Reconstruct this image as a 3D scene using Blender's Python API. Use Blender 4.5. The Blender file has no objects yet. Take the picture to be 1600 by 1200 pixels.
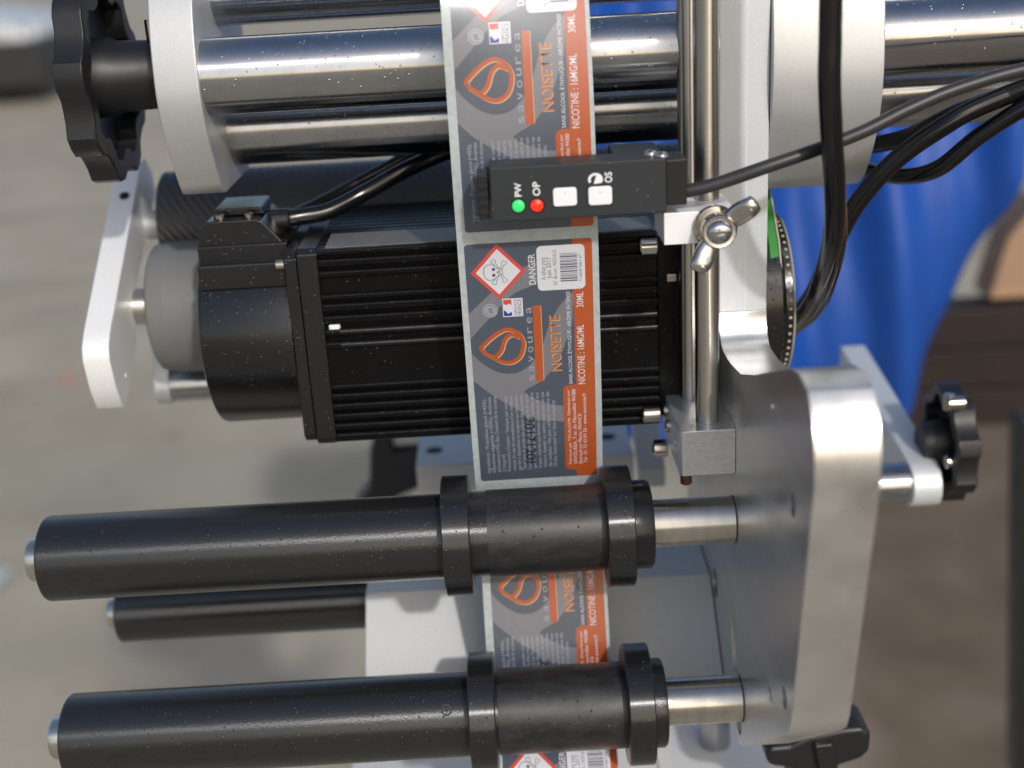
import bpy, bmesh, math, random
from mathutils import Vector, Matrix
random.seed(7)
S = bpy.context.scene
COL = S.collection
MM = 0.001
R_ = math.radians
PI = math.pi

# ------------------------------------------------------------------ camera
cam = bpy.data.cameras.new('camera'); camo = bpy.data.objects.new('camera', cam); COL.objects.link(camo)
cam.sensor_width = 36.0; cam.lens = 45.0
cam.clip_start = 0.02; cam.clip_end = 4000
camo.matrix_world = Matrix.Translation((0, -0.5*math.cos(R_(20)), 0.5*math.sin(R_(20)))) @ Matrix.Rotation(R_(70), 4, 'X') @ Matrix.Rotation(R_(-3.3), 4, 'Z')
cam.dof.use_dof = True; cam.dof.focus_distance = 0.505; cam.dof.aperture_fstop = 5.0; cam.dof.aperture_blades = 7
S.camera = camo

# ------------------------------------------------------------------ sky and sun
SUN_TO = Vector((0.37, -1.0, 0.68)).normalized()
elev = math.asin(SUN_TO.z)
W = bpy.data.worlds.new('World'); S.world = W; W.use_nodes = True
nt = W.node_tree; nt.nodes.clear()
wo = nt.nodes.new('ShaderNodeOutputWorld'); bg = nt.nodes.new('ShaderNodeBackground'); sk = nt.nodes.new('ShaderNodeTexSky')
sk.sky_type = 'NISHITA'; sk.sun_disc = False; sk.sun_elevation = elev
sk.sun_rotation = math.atan2(SUN_TO.x, SUN_TO.y)
sk.air_density = 1.0; sk.dust_density = 2.5; sk.ozone_density = .8
bg.inputs['Strength'].default_value = 0.15
nt.links.new(sk.outputs[0], bg.inputs[0]); nt.links.new(bg.outputs[0], wo.inputs[0])
sl = bpy.data.lights.new('sun', 'SUN'); so = bpy.data.objects.new('sun', sl); COL.objects.link(so)
sl.energy = 2.1; sl.angle = R_(2.2); sl.color = (1.0, 0.99, 0.975)
so.rotation_euler = SUN_TO.to_track_quat('Z', 'Y').to_euler()
S.view_settings.view_transform = 'Standard'; S.view_settings.look = 'None'
S.view_settings.exposure = -0.2; S.view_settings.gamma = 1.0; S.view_settings.use_curve_mapping = False

# ------------------------------------------------------------------ materials
def lab(r, g, b):
    c = rgb(r, g, b); return (c[0]*.74, c[1]*.74, c[2]*.76, 1)
def rgb(r, g, b):
    f = lambda c: (c/255/12.92) if c/255 <= .04045 else ((c/255+.055)/1.055)**2.4
    return (f(r), f(g), f(b), 1)

def mat(name, col, rough=.5, metal=0., bump=0., bscale=1500., stretch=(1, 1, 1), cvar=0., cscale=60., rvar=0., spec=.5,
        coat=0., emit=None, estr=0., speck=0., speckscale=900., speckcol=(.6, .62, .65, 1), trans=0., aniso=0., axis='X', dist=.00004, drops=0., dropscale=700.):
    m = bpy.data.materials.new(name); m.use_nodes = True
    n = m.node_tree.nodes; l = m.node_tree.links; b = n['Principled BSDF']
    c = col if len(col) == 4 else (*col, 1)
    b.inputs['Base Color'].default_value = c; b.inputs['Roughness'].default_value = rough; b.inputs['Metallic'].default_value = metal
    b.inputs['Specular IOR Level'].default_value = spec; b.inputs['Coat Weight'].default_value = coat
    b.inputs['Coat Roughness'].default_value = .15
    if aniso:
        b.inputs['Anisotropic'].default_value = aniso; b.inputs['Anisotropic Rotation'].default_value = .25
        tg = n.new('ShaderNodeTangent'); tg.direction_type = 'RADIAL'; tg.axis = axis; l.new(tg.outputs[0], b.inputs['Tangent'])
    tc = n.new('ShaderNodeTexCoord'); mp = n.new('ShaderNodeMapping'); mp.inputs['Scale'].default_value = stretch
    geo = n.new('ShaderNodeNewGeometry'); l.new(geo.outputs['Position'], mp.inputs[0])
    colout = None
    if cvar:
        t = n.new('ShaderNodeTexNoise'); t.inputs['Scale'].default_value = cscale; t.inputs['Detail'].default_value = 6; t.inputs['Roughness'].default_value = .65
        l.new(mp.outputs[0], t.inputs['Vector'])
        r = n.new('ShaderNodeValToRGB'); r.color_ramp.elements[0].position = .3; r.color_ramp.elements[1].position = .7
        r.color_ramp.elements[0].color = (c[0]*(1-cvar), c[1]*(1-cvar), c[2]*(1-cvar), 1)
        r.color_ramp.elements[1].color = (min(1, c[0]*(1+cvar)), min(1, c[1]*(1+cvar)), min(1, c[2]*(1+cvar)), 1)
        l.new(t.outputs['Fac'], r.inputs[0]); colout = r.outputs[0]
    if speck:
        v = n.new('ShaderNodeTexVoronoi'); v.inputs['Scale'].default_value = speckscale; l.new(geo.outputs['Position'], v.inputs['Vector'])
        w = n.new('ShaderNodeTexWhiteNoise'); l.new(v.outputs['Position'], w.inputs['Vector'])
        g = n.new('ShaderNodeMath'); g.operation = 'LESS_THAN'; g.inputs[1].default_value = speck; l.new(w.outputs['Value'], g.inputs[0])
        d = n.new('ShaderNodeMath'); d.operation = 'LESS_THAN'; d.inputs[1].default_value = .28; l.new(v.outputs['Distance'], d.inputs[0])
        p = n.new('ShaderNodeMath'); p.operation = 'MULTIPLY'; l.new(g.outputs[0], p.inputs[0]); l.new(d.outputs[0], p.inputs[1])
        mx = n.new('ShaderNodeMix'); mx.data_type = 'RGBA'; mx.inputs[7].default_value = speckcol
        if colout: l.new(colout, mx.inputs[6])
        else: mx.inputs[6].default_value = c
        l.new(p.outputs[0], mx.inputs[0]); colout = mx.outputs[2]
    if colout: l.new(colout, b.inputs['Base Color'])
    if rvar:
        t = n.new('ShaderNodeTexNoise'); t.inputs['Scale'].default_value = 45; t.inputs['Detail'].default_value = 5; l.new(mp.outputs[0], t.inputs['Vector'])
        mr = n.new('ShaderNodeMapRange'); mr.inputs['From Min'].default_value = .3; mr.inputs['From Max'].default_value = .7
        mr.inputs['To Min'].default_value = max(.02, rough-rvar); mr.inputs['To Max'].default_value = min(1, rough+rvar)
        l.new(t.outputs['Fac'], mr.inputs['Value']); l.new(mr.outputs[0], b.inputs['Roughness'])
    if bump:
        t = n.new('ShaderNodeTexNoise'); t.inputs['Scale'].default_value = bscale; t.inputs['Detail'].default_value = 3; l.new(mp.outputs[0], t.inputs['Vector'])
        bp = n.new('ShaderNodeBump'); bp.inputs['Strength'].default_value = bump; bp.inputs['Distance'].default_value = dist
        l.new(t.outputs['Fac'], bp.inputs['Height']); l.new(bp.outputs[0], b.inputs['Normal'])
        if drops:                                     # fine water droplets: little domes in random cells
            v = n.new('ShaderNodeTexVoronoi'); v.inputs['Scale'].default_value = dropscale; l.new(geo.outputs['Position'], v.inputs['Vector'])
            w = n.new('ShaderNodeTexWhiteNoise'); l.new(v.outputs['Position'], w.inputs['Vector'])
            big = n.new('ShaderNodeTexNoise'); big.inputs['Scale'].default_value = 30; l.new(geo.outputs['Position'], big.inputs['Vector'])
            th = n.new('ShaderNodeMath'); th.operation = 'MULTIPLY'; th.inputs[1].default_value = drops*2; l.new(big.outputs['Fac'], th.inputs[0])
            g = n.new('ShaderNodeMath'); g.operation = 'LESS_THAN'; l.new(w.outputs['Value'], g.inputs[0]); l.new(th.outputs[0], g.inputs[1])
            mr = n.new('ShaderNodeMapRange'); mr.interpolation_type = 'SMOOTHSTEP'; mr.inputs['From Min'].default_value = .42; mr.inputs['From Max'].default_value = .12; l.new(v.outputs['Distance'], mr.inputs['Value'])
            h = n.new('ShaderNodeMath'); h.operation = 'MULTIPLY'; l.new(mr.outputs[0], h.inputs[0]); l.new(g.outputs[0], h.inputs[1])
            b2 = n.new('ShaderNodeBump'); b2.inputs['Strength'].default_value = .9; b2.inputs['Distance'].default_value = .00022; l.new(h.outputs[0], b2.inputs['Height']); l.new(bp.outputs[0], b2.inputs['Normal'])
            l.new(b2.outputs[0], b.inputs['Normal'])
    if emit:
        b.inputs['Emission Color'].default_value = emit; b.inputs['Emission Strength'].default_value = estr
    return m

M = {}
M['anod'] = mat('anodised_aluminium', (.56, .57, .57), .46, .6, bump=.7, bscale=2600, cvar=.05, cscale=900, rvar=.06)
M['plate'] = mat('milled_aluminium', (.72, .72, .71), .33, .88, bump=.45, bscale=1500, stretch=(1, .1, 1), cvar=.10, cscale=45, rvar=.07)
M['sawn'] = mat('sawn_aluminium', (.70, .71, .72), .38, .75, bump=1.0, bscale=1700, stretch=(.35, 1, 1), cvar=.12, cscale=1200, rvar=.08, dist=.00008)
M['chrome'] = mat('chromed_steel', (.52, .53, .55), .25, 1., rvar=.05, bump=.08, bscale=2600, aniso=1., cvar=.06, cscale=200, drops=.045, dropscale=1000)
M['chromez'] = mat('chromed_post', (.40, .41, .43), .2, 1., aniso=.9, axis='Z')
M['steel'] = mat('ground_steel', (.58, .54, .49), .17, 1., bump=.2, bscale=1500, stretch=(1, 1, .2), cvar=.06, cscale=90, rvar=.05)
M['shaft'] = mat('shaft_steel', (.68, .65, .60), .30, 1., bump=.2, bscale=1500, stretch=(1, .3, .3), cvar=.12, cscale=160, aniso=.85)
M['rod'] = mat('rod_steel', (.52, .48, .43), .28, 1., bump=.15, bscale=1200, stretch=(.4, .4, 1), cvar=.05, cscale=100, aniso=.8, axis='Z')
M['black'] = mat('black_delrin', (.012, .0122, .013), .30, 0., spec=.9, bump=.75, bscale=1500, speck=.012, speckscale=1500, speckcol=(.16, .16, .17, 1), aniso=1., dist=.00009, drops=.03, dropscale=900.)
M['blackring'] = mat('black_satin_ring', (.011, .0115, .013), .29, 0., spec=.8, bump=.4, bscale=1500, speck=.015, speckscale=1300, speckcol=(.2, .2, .21, 1), aniso=1., drops=.05, dropscale=900.)
M['motor'] = mat('black_gloss_casting', (.006, .006, .0066), .25, 0., spec=.7, drops=.06, dropscale=800., bump=.55, bscale=700, speck=.02, speckscale=1100, speckcol=(.12, .12, .12, 1), rvar=.05, dist=.00006)
M['fins'] = mat('black_fin_paint', (.0035, .0035, .004), .3, 0., drops=.04, dropscale=900., bump=.35, bscale=1200, speck=.02, speckscale=1100, speckcol=(.10, .10, .10, 1), rvar=.06, spec=.17)
M['knob'] = mat('black_bakelite', (.012, .012, .014), .42, 0., bump=.25, bscale=1600, rvar=.07)
M['rubbercable'] = mat('black_cable_jacket', (.006, .006, .007), .17, 0., bump=.12, bscale=700, rvar=.05)
M['mattecable'] = mat('matte_cable_jacket', (.028, .028, .03), .42, 0., bump=.2, bscale=900)
M['grey'] = mat('grey_plastic', (.17, .17, .168), .55, 0., bump=.15, bscale=900, cvar=.05)
M['sensor'] = mat('sensor_housing', (.016, .021, .024), .45, 0., bump=.35, bscale=2600, cvar=.1, cscale=500, speck=.03, speckscale=900, speckcol=(.12, .14, .15, 1))
M['sensordark'] = mat('sensor_dark', (.009, .009, .010), .35, 0., bump=.4, bscale=900)
M['white'] = mat('white_button', (.82, .82, .84), .4)
M['print'] = mat('white_print', (.78, .78, .78), .5)
M['ledg'] = mat('green_led', (.03, .55, .12), .3, emit=(.05, .85, .2, 1), estr=.55)
M['ledr'] = mat('red_led', (.7, .02, .0), .3, emit=(1, .04, .015, 1), estr=.75)
M['backing'] = mat('glassine_backing', (.40, .44, .445), .42, 0., bump=.25, bscale=500, cvar=.13, cscale=420, rvar=.08, coat=.15)
PR = dict(rough=.34, coat=.4, bump=.12, bscale=1200)
M['slate'] = mat('label_slate_print', lab(82, 92, 106), cvar=.04, cscale=300, **PR)
M['band'] = mat('label_grey_print', lab(132, 133, 140), cvar=.03, cscale=600, **PR)
M['orange'] = mat('label_orange_print', lab(196, 92, 42), cvar=.03, cscale=300, **PR)
M['gold'] = mat('label_gold_print', lab(196, 116, 52), cvar=.08, cscale=500, **PR)
M['edge'] = mat('label_pale_edge_print', lab(222, 178, 140), **PR)
M['lred'] = mat('label_red_print', lab(226, 82, 72), **PR)
M['lwhite'] = mat('label_white_print', lab(232, 234, 238), **PR)
M['ltext'] = mat('label_pale_text_print', lab(176, 182, 192), **PR)
M['lgrey'] = mat('label_dark_line_print', lab(92, 94, 112), **PR)
M['lblue'] = mat('label_blue_print', lab(52, 62, 160), **PR)
M['lblack'] = mat('label_stamp_ink', lab(24, 24, 30), **PR)
M['lpale'] = mat('label_recycle_print', lab(170, 172, 178), **PR)
M['green'] = mat('green_belt', rgb(24, 120, 24), .5)
M['cream'] = mat('cream_plastic', rgb(170, 166, 150), .5)
M['rust'] = mat('rusty_screw', (.16, .07, .04), .6, .5, cvar=.4, cscale=500)
M['whitepaint'] = mat('white_powder_coat', (.74, .73, .71), .45, 0., bump=.2, bscale=1500, cvar=.03)
M['blasted'] = mat('bead_blasted_aluminium', (.66, .69, .71), .48, .35, bump=.8, bscale=2400, cvar=.06, cscale=1100)
M['blastedw'] = mat('bead_blasted_block', (.72, .72, .70), .5, .3, bump=.8, bscale=2400, cvar=.06, cscale=1100)
M['armwhite'] = mat('pale_satin_arm', (.82, .83, .83), .45, .2, bump=.5, bscale=2200, cvar=.04, cscale=900)
M['scuffed'] = mat('scuffed_black_sleeve', (.016, .016, .0165), .4, 0., bump=.5, bscale=1100, stretch=(.4, 1, 1), cvar=.7, cscale=260, rvar=.12, spec=.6, speck=.03, speckscale=1500, speckcol=(.12, .12, .12, 1), drops=.04)
M['dark'] = mat('dark_hole', (.01, .01, .0), .6)

# ------------------------------------------------------------------ mesh helpers (millimetres)
class MB:
    def __init__(s): s.v = []; s.f = []
    def add(s, vs, fs):
        o = len(s.v); s.v += [tuple(p) for p in vs]; s.f += [tuple(i+o for i in f) for f in fs]; return s
    def box(s, x0, x1, y0, y1, z0, z1):
        v = [(x, y, z) for x in (x0, x1) for y in (y0, y1) for z in (z0, z1)]
        return s.add(v, [(0, 1, 3, 2), (4, 6, 7, 5), (0, 4, 5, 1), (2, 3, 7, 6), (0, 2, 6, 4), (1, 5, 7, 3)])
    def prism(s, prof, x0, x1):                       # profile (y,z) extruded along x
        n = len(prof); v = [(x0, y, z) for y, z in prof]+[(x1, y, z) for y, z in prof]
        return s.add(v, [tuple(range(n))[::-1], tuple(range(n, 2*n))]+[(i, (i+1) % n, n+(i+1) % n, n+i) for i in range(n)])
    def prismy(s, prof, y0, y1):                      # profile (x,z) extruded along y
        n = len(prof); v = [(x, y0, z) for x, z in prof]+[(x, y1, z) for x, z in prof]
        return s.add(v, [tuple(range(n)), tuple(range(n, 2*n))[::-1]]+[(i, n+i, n+(i+1) % n, (i+1) % n) for i in range(n)])
    def lathe(s, prof, o, ax='X', seg=48):            # profile (t, r) round an axis through o
        v = []; f = []; m = len(prof)
        for t, r in prof:
            for k in range(seg):
                a = 2*PI*k/seg; c, d = r*math.cos(a), r*math.sin(a)
                v.append({'X': (t, o[0]+c, o[1]+d), 'Y': (o[0]+d, t, o[1]+c), 'Z': (o[0]+c, o[1]+d, t)}[ax])
        for i in range(m-1):
            for k in range(seg):
                k2 = (k+1) % seg; f.append((i*seg+k, (i+1)*seg+k, (i+1)*seg+k2, i*seg+k2))
        f.append(tuple(range(seg))); f.append(tuple(range((m-1)*seg, m*seg))[::-1])
        return s.add(v, f)
    def cyl(s, t0, t1, r, o, ax='X', seg=48, ch=.5):
        return s.lathe([(t0, r-ch), (t0+ch, r), (t1-ch, r), (t1, r-ch)], o, ax, seg)
    def tube(s, pts, r, seg=14, flat=None):           # swept path, r scalar or per-point, flat=(normal, ratio)
        pts = [Vector(p) for p in pts]; n = len(pts); rs = r if isinstance(r, (list, tuple)) else [r]*n
        prev = None; v = []; f = []
        for i, p in enumerate(pts):
            t = (pts[min(i+1, n-1)]-pts[max(i-1, 0)]).normalized()
            if flat: a = Vector(flat[0]); a = (a-t*a.dot(t)).normalized()
            elif prev is None: a = t.orthogonal().normalized()
            else: a = (prev-t*prev.dot(t)).normalized()
            prev = a; b = t.cross(a); q = flat[1] if flat else 1
            for k in range(seg):
                w = 2*PI*k/seg; v.append(p+a*math.cos(w)*rs[i]*q+b*math.sin(w)*rs[i])
        for i in range(n-1):
            for k in range(seg):
                k2 = (k+1) % seg; f.append((i*seg+k, i*seg+k2, (i+1)*seg+k2, (i+1)*seg+k))
        f.append(tuple(range(seg))[::-1]); f.append(tuple(range((n-1)*seg, n*seg)))
        return s.add(v, f)
    def xform(s, mx):
        s.v = [tuple(mx @ Vector(p)) for p in s.v]; return s
    def build(s, name, material, parent=None, bevel=0., seg=2, ang=35, smooth=True, bang=30):
        me = bpy.data.meshes.new(name); me.from_pydata([(x*MM, y*MM, z*MM) for x, y, z in s.v], [], s.f)
        bm = bmesh.new(); bm.from_mesh(me); bmesh.ops.recalc_face_normals(bm, faces=bm.faces); bm.to_mesh(me); bm.free()
        me.materials.append(M[material] if isinstance(material, str) else material)
        if smooth:
            me.polygons.foreach_set('use_smooth', [True]*len(me.polygons)); me.set_sharp_from_angle(angle=R_(ang))
        o = bpy.data.objects.new(name, me); COL.objects.link(o)
        if bevel:
            b = o.modifiers.new('bevel', 'BEVEL'); b.width = bevel*MM; b.segments = seg; b.limit_method = 'ANGLE'; b.angle_limit = R_(bang); b.harden_normals = True
        if parent: o.parent = parent
        return o

def tag(o, label, cat, group=None, kind=None):
    o['label'] = label; o['category'] = cat
    if group: o['group'] = group
    if kind: o['kind'] = kind
    return o
def thing(name, label, cat, group=None):
    o = bpy.data.objects.new(name, None); COL.objects.link(o); o.empty_display_size = .01
    return tag(o, label, cat, group)
def spline(pts, n=10):
    pts = [Vector(p) for p in pts]; P = [2*pts[0]-pts[1]]+pts+[2*pts[-1]-pts[-2]]; out = []
    for i in range(1, len(P)-2):
        for k in range(n):
            t = k/n; a, b, c, d = P[i-1], P[i], P[i+1], P[i+2]
            out.append(.5*((2*b)+(c-a)*t+(2*a-5*b+4*c-d)*t*t+(3*b-a-3*c+d)*t**3))
    out.append(pts[-1]); return out
def boolean(o, cutters):
    for c in cutters:
        m = o.modifiers.new('cut', 'BOOLEAN'); m.operation = 'DIFFERENCE'; m.object = c; m.solver = 'EXACT'
    dg = bpy.context.evaluated_depsgraph_get(); dg.update()
    me = bpy.data.meshes.new_from_object(o.evaluated_get(dg)); o.modifiers.clear(); old = o.data; o.data = me; me.name = old.name
    me.polygons.foreach_set('use_smooth', [True]*len(me.polygons)); me.set_sharp_from_angle(angle=R_(30))
    for c in cutters: bpy.data.objects.remove(c)
    return o
def arc(cy, cz, r, a0, a1, n=8): return [(cy+r*math.cos(R_(a0+(a1-a0)*k/n)), cz+r*math.sin(R_(a0+(a1-a0)*k/n))) for k in range(n+1)]

# ------------------------------------------------------------------ ground (one sheet to the horizon)
def ground_material():
    m = bpy.data.materials.new('yard_concrete'); m.use_nodes = True
    n = m.node_tree.nodes; l = m.node_tree.links; b = n['Principled BSDF']; b.inputs['Roughness'].default_value = .8
    g = n.new('ShaderNodeNewGeometry')
    def noise(scale, det=6, st=(1, 1, 1), rot=0):
        mp = n.new('ShaderNodeMapping'); mp.inputs['Scale'].default_value = st; mp.inputs['Rotation'].default_value = (0, 0, rot); l.new(g.outputs['Position'], mp.inputs[0])
        t = n.new('ShaderNodeTexNoise'); t.inputs['Scale'].default_value = scale; t.inputs['Detail'].default_value = det; l.new(mp.outputs[0], t.inputs['Vector']); return t.outputs['Fac']
    def ramp(f, stops):
        r = n.new('ShaderNodeValToRGB'); e = r.color_ramp.elements
        while len(e) < len(stops): e.new(.5)
        for q, (p, c) in zip(e, stops): q.position = p; q.color = c
        l.new(f, r.inputs[0]); return r.outputs[0]
    def mix(f, a, c):
        x = n.new('ShaderNodeMix'); x.data_type = 'RGBA'
        if isinstance(f, float): x.inputs[0].default_value = f
        else: l.new(f, x.inputs[0])
        for s, v in ((6, a), (7, c)):
            if isinstance(v, tuple): x.inputs[s].default_value = v
            else: l.new(v, x.inputs[s])
        return x.outputs[2]
    base = ramp(noise(2.2, 8), [(.32, (.33, .285, .215, 1)), (.5, (.41, .355, .27, 1)), (.68, (.46, .405, .315, 1))])
    streak = ramp(noise(1.5, 4, (.35, 2.4, 1), .5), [(.42, (0, 0, 0, 1)), (.58, (1, 1, 1, 1))])
    base = mix(streak, base, mix(.45, base, (.28, .27, .205, 1)))
    spots = ramp(noise(9, 4), [(.66, (0, 0, 0, 1)), (.74, (.6, .6, .6, 1))]); base = mix(spots, base, (.20, .14, .12, 1))
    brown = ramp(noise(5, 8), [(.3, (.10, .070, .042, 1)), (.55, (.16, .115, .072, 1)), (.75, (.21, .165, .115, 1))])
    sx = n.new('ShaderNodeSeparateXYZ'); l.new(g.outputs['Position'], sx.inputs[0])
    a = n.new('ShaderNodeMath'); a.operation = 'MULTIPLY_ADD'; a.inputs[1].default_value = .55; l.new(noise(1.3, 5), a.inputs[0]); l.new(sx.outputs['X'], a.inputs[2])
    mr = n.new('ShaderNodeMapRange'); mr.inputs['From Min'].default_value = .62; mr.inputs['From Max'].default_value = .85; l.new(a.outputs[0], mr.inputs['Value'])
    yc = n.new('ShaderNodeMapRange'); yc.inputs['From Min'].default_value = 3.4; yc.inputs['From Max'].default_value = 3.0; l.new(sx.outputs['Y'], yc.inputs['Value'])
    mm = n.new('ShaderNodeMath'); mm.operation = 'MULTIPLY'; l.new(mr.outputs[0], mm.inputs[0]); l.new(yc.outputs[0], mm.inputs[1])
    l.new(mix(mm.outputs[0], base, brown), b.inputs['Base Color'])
    bp = n.new('ShaderNodeBump'); bp.inputs['Strength'].default_value = .6; bp.inputs['Distance'].default_value = .01; l.new(noise(60, 6), bp.inputs['Height']); l.new(bp.outputs[0], b.inputs['Normal'])
    return m
GZ = -1250
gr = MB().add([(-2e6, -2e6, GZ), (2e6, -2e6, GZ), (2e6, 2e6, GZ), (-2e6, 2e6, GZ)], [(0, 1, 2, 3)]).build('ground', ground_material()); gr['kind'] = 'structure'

# ------------------------------------------------------------------ side plate
PX0, PX1 = 88.8, 108.8
prof = [(45.3, 10)] + [(45.3-12*(1-math.cos(R_(t))), 8-12*math.sin(R_(t))) for t in (0, 20, 40, 60, 80)] + [(20, -3.5), (-3.2, -.2), (-30, 9), (-60, 21), (-88.6, 32)] \
     + [(-99.8, 34), (-110, 32), (-117.2, 25), (-120.6, 16), (-121.3, 6), (-111.5, -39), (-99.8, -91), (-96.5, -98), (-90, -104), (-14, -164), (-6, -168.5), (4, -170.5), (135, -172), (142, -165), (142, 10)]
plate = MB().prism(prof, PX0, PX1).build('side_plate', 'plate')
def hole(y, z, r, x0=84, x1=98, sg=24): return MB().lathe([(x0, r), (x1, r)], (y, z), 'X', sg).build('cut', 'plate')
sl0, sl1 = Vector((10, -116)), Vector((-5, -157)); dvec = (sl1-sl0).normalized(); ang0 = math.degrees(math.atan2(dvec.y, dvec.x))
slot = arc(sl1.x, sl1.y, 6.5, ang0-90, ang0+90)+arc(sl0.x, sl0.y, 6.5, ang0+90, ang0+270)
cuts = [hole(-93.7, -13.5, 4), hole(-88, -90.5, 4.2), hole(55, -124, 7), MB().prism(slot, 80, 120).build('cut', 'plate')]
boolean(plate, cuts)
bv = plate.modifiers.new('bevel', 'BEVEL'); bv.width = .6*MM; bv.segments = 2; bv.limit_method = 'ANGLE'; bv.angle_limit = R_(50); bv.harden_normals = True
MB().box(PX0, PX1, 45.3, 142, 10.05, 230).build('mast', 'blasted', plate, bevel=.5)
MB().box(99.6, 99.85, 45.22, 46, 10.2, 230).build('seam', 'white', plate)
tag(plate, 'thick milled aluminium side plate with tall mast and rounded front lobe', 'plate')
MB().lathe([(88.3, 3.4), (88.7, 4.0), (95, 4.0)], (-66.3, -103), 'X', 24).build('dowel_pin', 'plate', plate)
MB().lathe([(88.2, .6), (88.7, .9), (90, .9)], (-62, 9), 'X', 12).build('rivet', 'white', plate)

# ------------------------------------------------------------------ guide rollers
def roller(yz, name, label, x0, collars, el=8.4, xr=52.6, rr=17.7, shaft=True, group='black guide rollers', pit=None):
    t = thing(name, label, 'roller', group)
    sl = MB().lathe([(x0, rr-1.6), (x0+.6, rr-.5), (x0+1.6, rr), (-13.5, rr)], yz, 'X', 72).build('sleeve', 'black', t)
    MB().lathe([(-13.5, rr+.25), (40, rr+.25)], yz, 'X', 72).build('core_sleeve', 'scuffed', t)
    for c0, c1 in collars:
        MB().lathe([(c0, 25.0-.5), (c0+.5, 25.2), (c1-.5, 25.2), (c1, 24.7)], yz, 'X', 96).build('collar', 'blackring', t)
    e0 = collars[-1][1]
    MB().lathe([(e0, rr+.9), (e0+el-1.6, rr+.9), (e0+el-.4, rr+.2), (e0+el, rr-1.2)], yz, 'X', 72).build('end_collar', 'black', t)
    MB().lathe([(x0-7.2, 6.6), (x0-6.8, 8.4), (x0-5.6, 9.2), (x0+.3, 9.2)], yz, 'X', 40).build('end_cap', 'shaft', t)
    MB().lathe([(e0+el-1, 9.9), (PX0+4, 9.9)], yz, 'X', 56).build('shaft', 'shaft', t)
    MB().lathe([(PX0-.55, 9.97), (PX0+.2, 10.05)], yz, 'X', 56).build('rust_ring', 'rust', t)
    if pit:
        d = Vector((0, math.cos(R_(pit[1])), math.sin(R_(pit[1])))); c = Vector((pit[0], yz[0], yz[1]))+d*(rr-.35)
        q = d.to_track_quat('Z', 'Y').to_matrix().to_4x4(); q.translation = c
        MB().lathe([(-.5, 2.4), (.45, 2.4), (.45, 1.7), (-.2, 1.5)], (0, 0), 'Z', 20).xform(q).build('set_screw', 'sensordark', sl)
    return t
roller((10, -69), 'guide_roller', 'upper black guide roller with two flange collars in front of the tape', -197, [(-31.7, -20.4), (34.8, 46.0)])
roller((-8, -144), 'guide_roller', 'lowest black guide roller with two flange collars at the bottom edge', -195, [(-25.5, -14.5), (39.8, 50.6)], 6.0, pit=(-34.5, 140))
t = thing('guide_roller', 'short black guide roller half hidden behind the upper roller', 'roller', 'black guide rollers')
MB().lathe([(-200, 13.4), (-199, 14.6), (-60, 14.6)], (92, -142), 'X', 64).build('sleeve', 'black', t)
MB().lathe([(-206, 5.5), (-205.4, 7), (-204, 7.6), (-199, 7.6)], (92, -142), 'X', 32).build('end_cap', 'shaft', t)

# ------------------------------------------------------------------ tube rail: two flanges and three chromed tubes
t = thing('tube_rail', 'three chromed tubes clamped between aluminium end flanges at the top', 'rail')
fl = spline([(0, 62, 170), (0, 50, 150), (0, 43.5, 133), (0, 40.8, 113), (0, 44, 98), (0, 51, 84), (0, 57.5, 74)], 6)
pl = [(p.y, p.z) for p in fl]+[(61, 70.2), (66, 69)]+[(118, 69), (130, 74), (143, 98), (148, 118), (143, 142), (130, 170)]
MB().prism(pl, -132.5, -115).build('flange', 'anod', t, bevel=.7, bang=40)
fr = spline([(0, 52, 170), (0, 44.5, 140), (0, 41.2, 114), (0, 42, 97), (0, 46, 84), (0, 53, 71.5), (0, 62, 61.5)], 6)
pr_ = [(p.y, p.z) for p in fr]+[(70, 56.5), (80, 54.3), (92, 54)]+[(130, 54), (142, 90), (146, 118), (142, 150), (130, 170)]
MB().prism(pr_, 109.0, 153).build('flange', 'anod', t, bevel=.7, bang=40)
for (y, z) in ((57.5, 117.5), (95, 149.5), (96, 90.5)):
    MB().lathe([(-116, 15.2), (PX0-.2, 15.2)], (y, z), 'X', 96).build('tube', 'chrome', t)
    MB().lathe([(150, 15.2), (420, 15.2)], (y, z), 'X', 96).build('tube', 'chrome', t)

# ------------------------------------------------------------------ lobed hand knobs
def lobed(n, r0, r1, ph=0, m=6):
    p = []
    for k in range(n*m):
        a = 2*PI*k/(n*m); w = math.cos(n*(a-ph)); w = max(-1, min(1, w*2.2)); r = r0+(r1-r0)*(.5+.5*w); p.append((r*math.cos(a), r*math.sin(a)))
    return p
def knob(name, label, c, x0, x1, r, hub, n=9, ph=.2, rev=1, hr=14):
    t = thing(name, label, 'knob')
    def ring(rr): return [(c[0]+a, c[1]+b) for a, b in lobed(n, rr-r*.105, rr, ph)]
    ou, inn = ring(r), ring(r*.80); m = len(ou); xb = x0+(x1-x0)*.35 if rev > 0 else x1-(x1-x0)*.35; xe = x1 if rev > 0 else x0; xs = x0 if rev > 0 else x1
    v = [(xs, *p) for p in ou]+[(xe, *p) for p in ou]+[(xe, *p) for p in inn]+[(xb, *p) for p in inn]
    f = [tuple(range(m)), tuple(range(3*m, 4*m))]
    for i in range(m):
        j = (i+1) % m
        for q in range(3): f.append((q*m+i, q*m+j, (q+1)*m+j, (q+1)*m+i))
    MB().add(v, f).build('lobed_wheel', 'knob', t, bevel=.8, seg=2, bang=50)
    MB().lathe(hub, c, 'X', 56).build('hub', 'knob', t)
    return t
k = knob('hand_knob', 'large black lobed hand knob on the left end of the tube rail', (85, 117), -171.5, -159.5, 44, [(-169, 17), (-160, 16), (-157, 14.6), (-134, 13.9), (-132, 13.4)])
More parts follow.
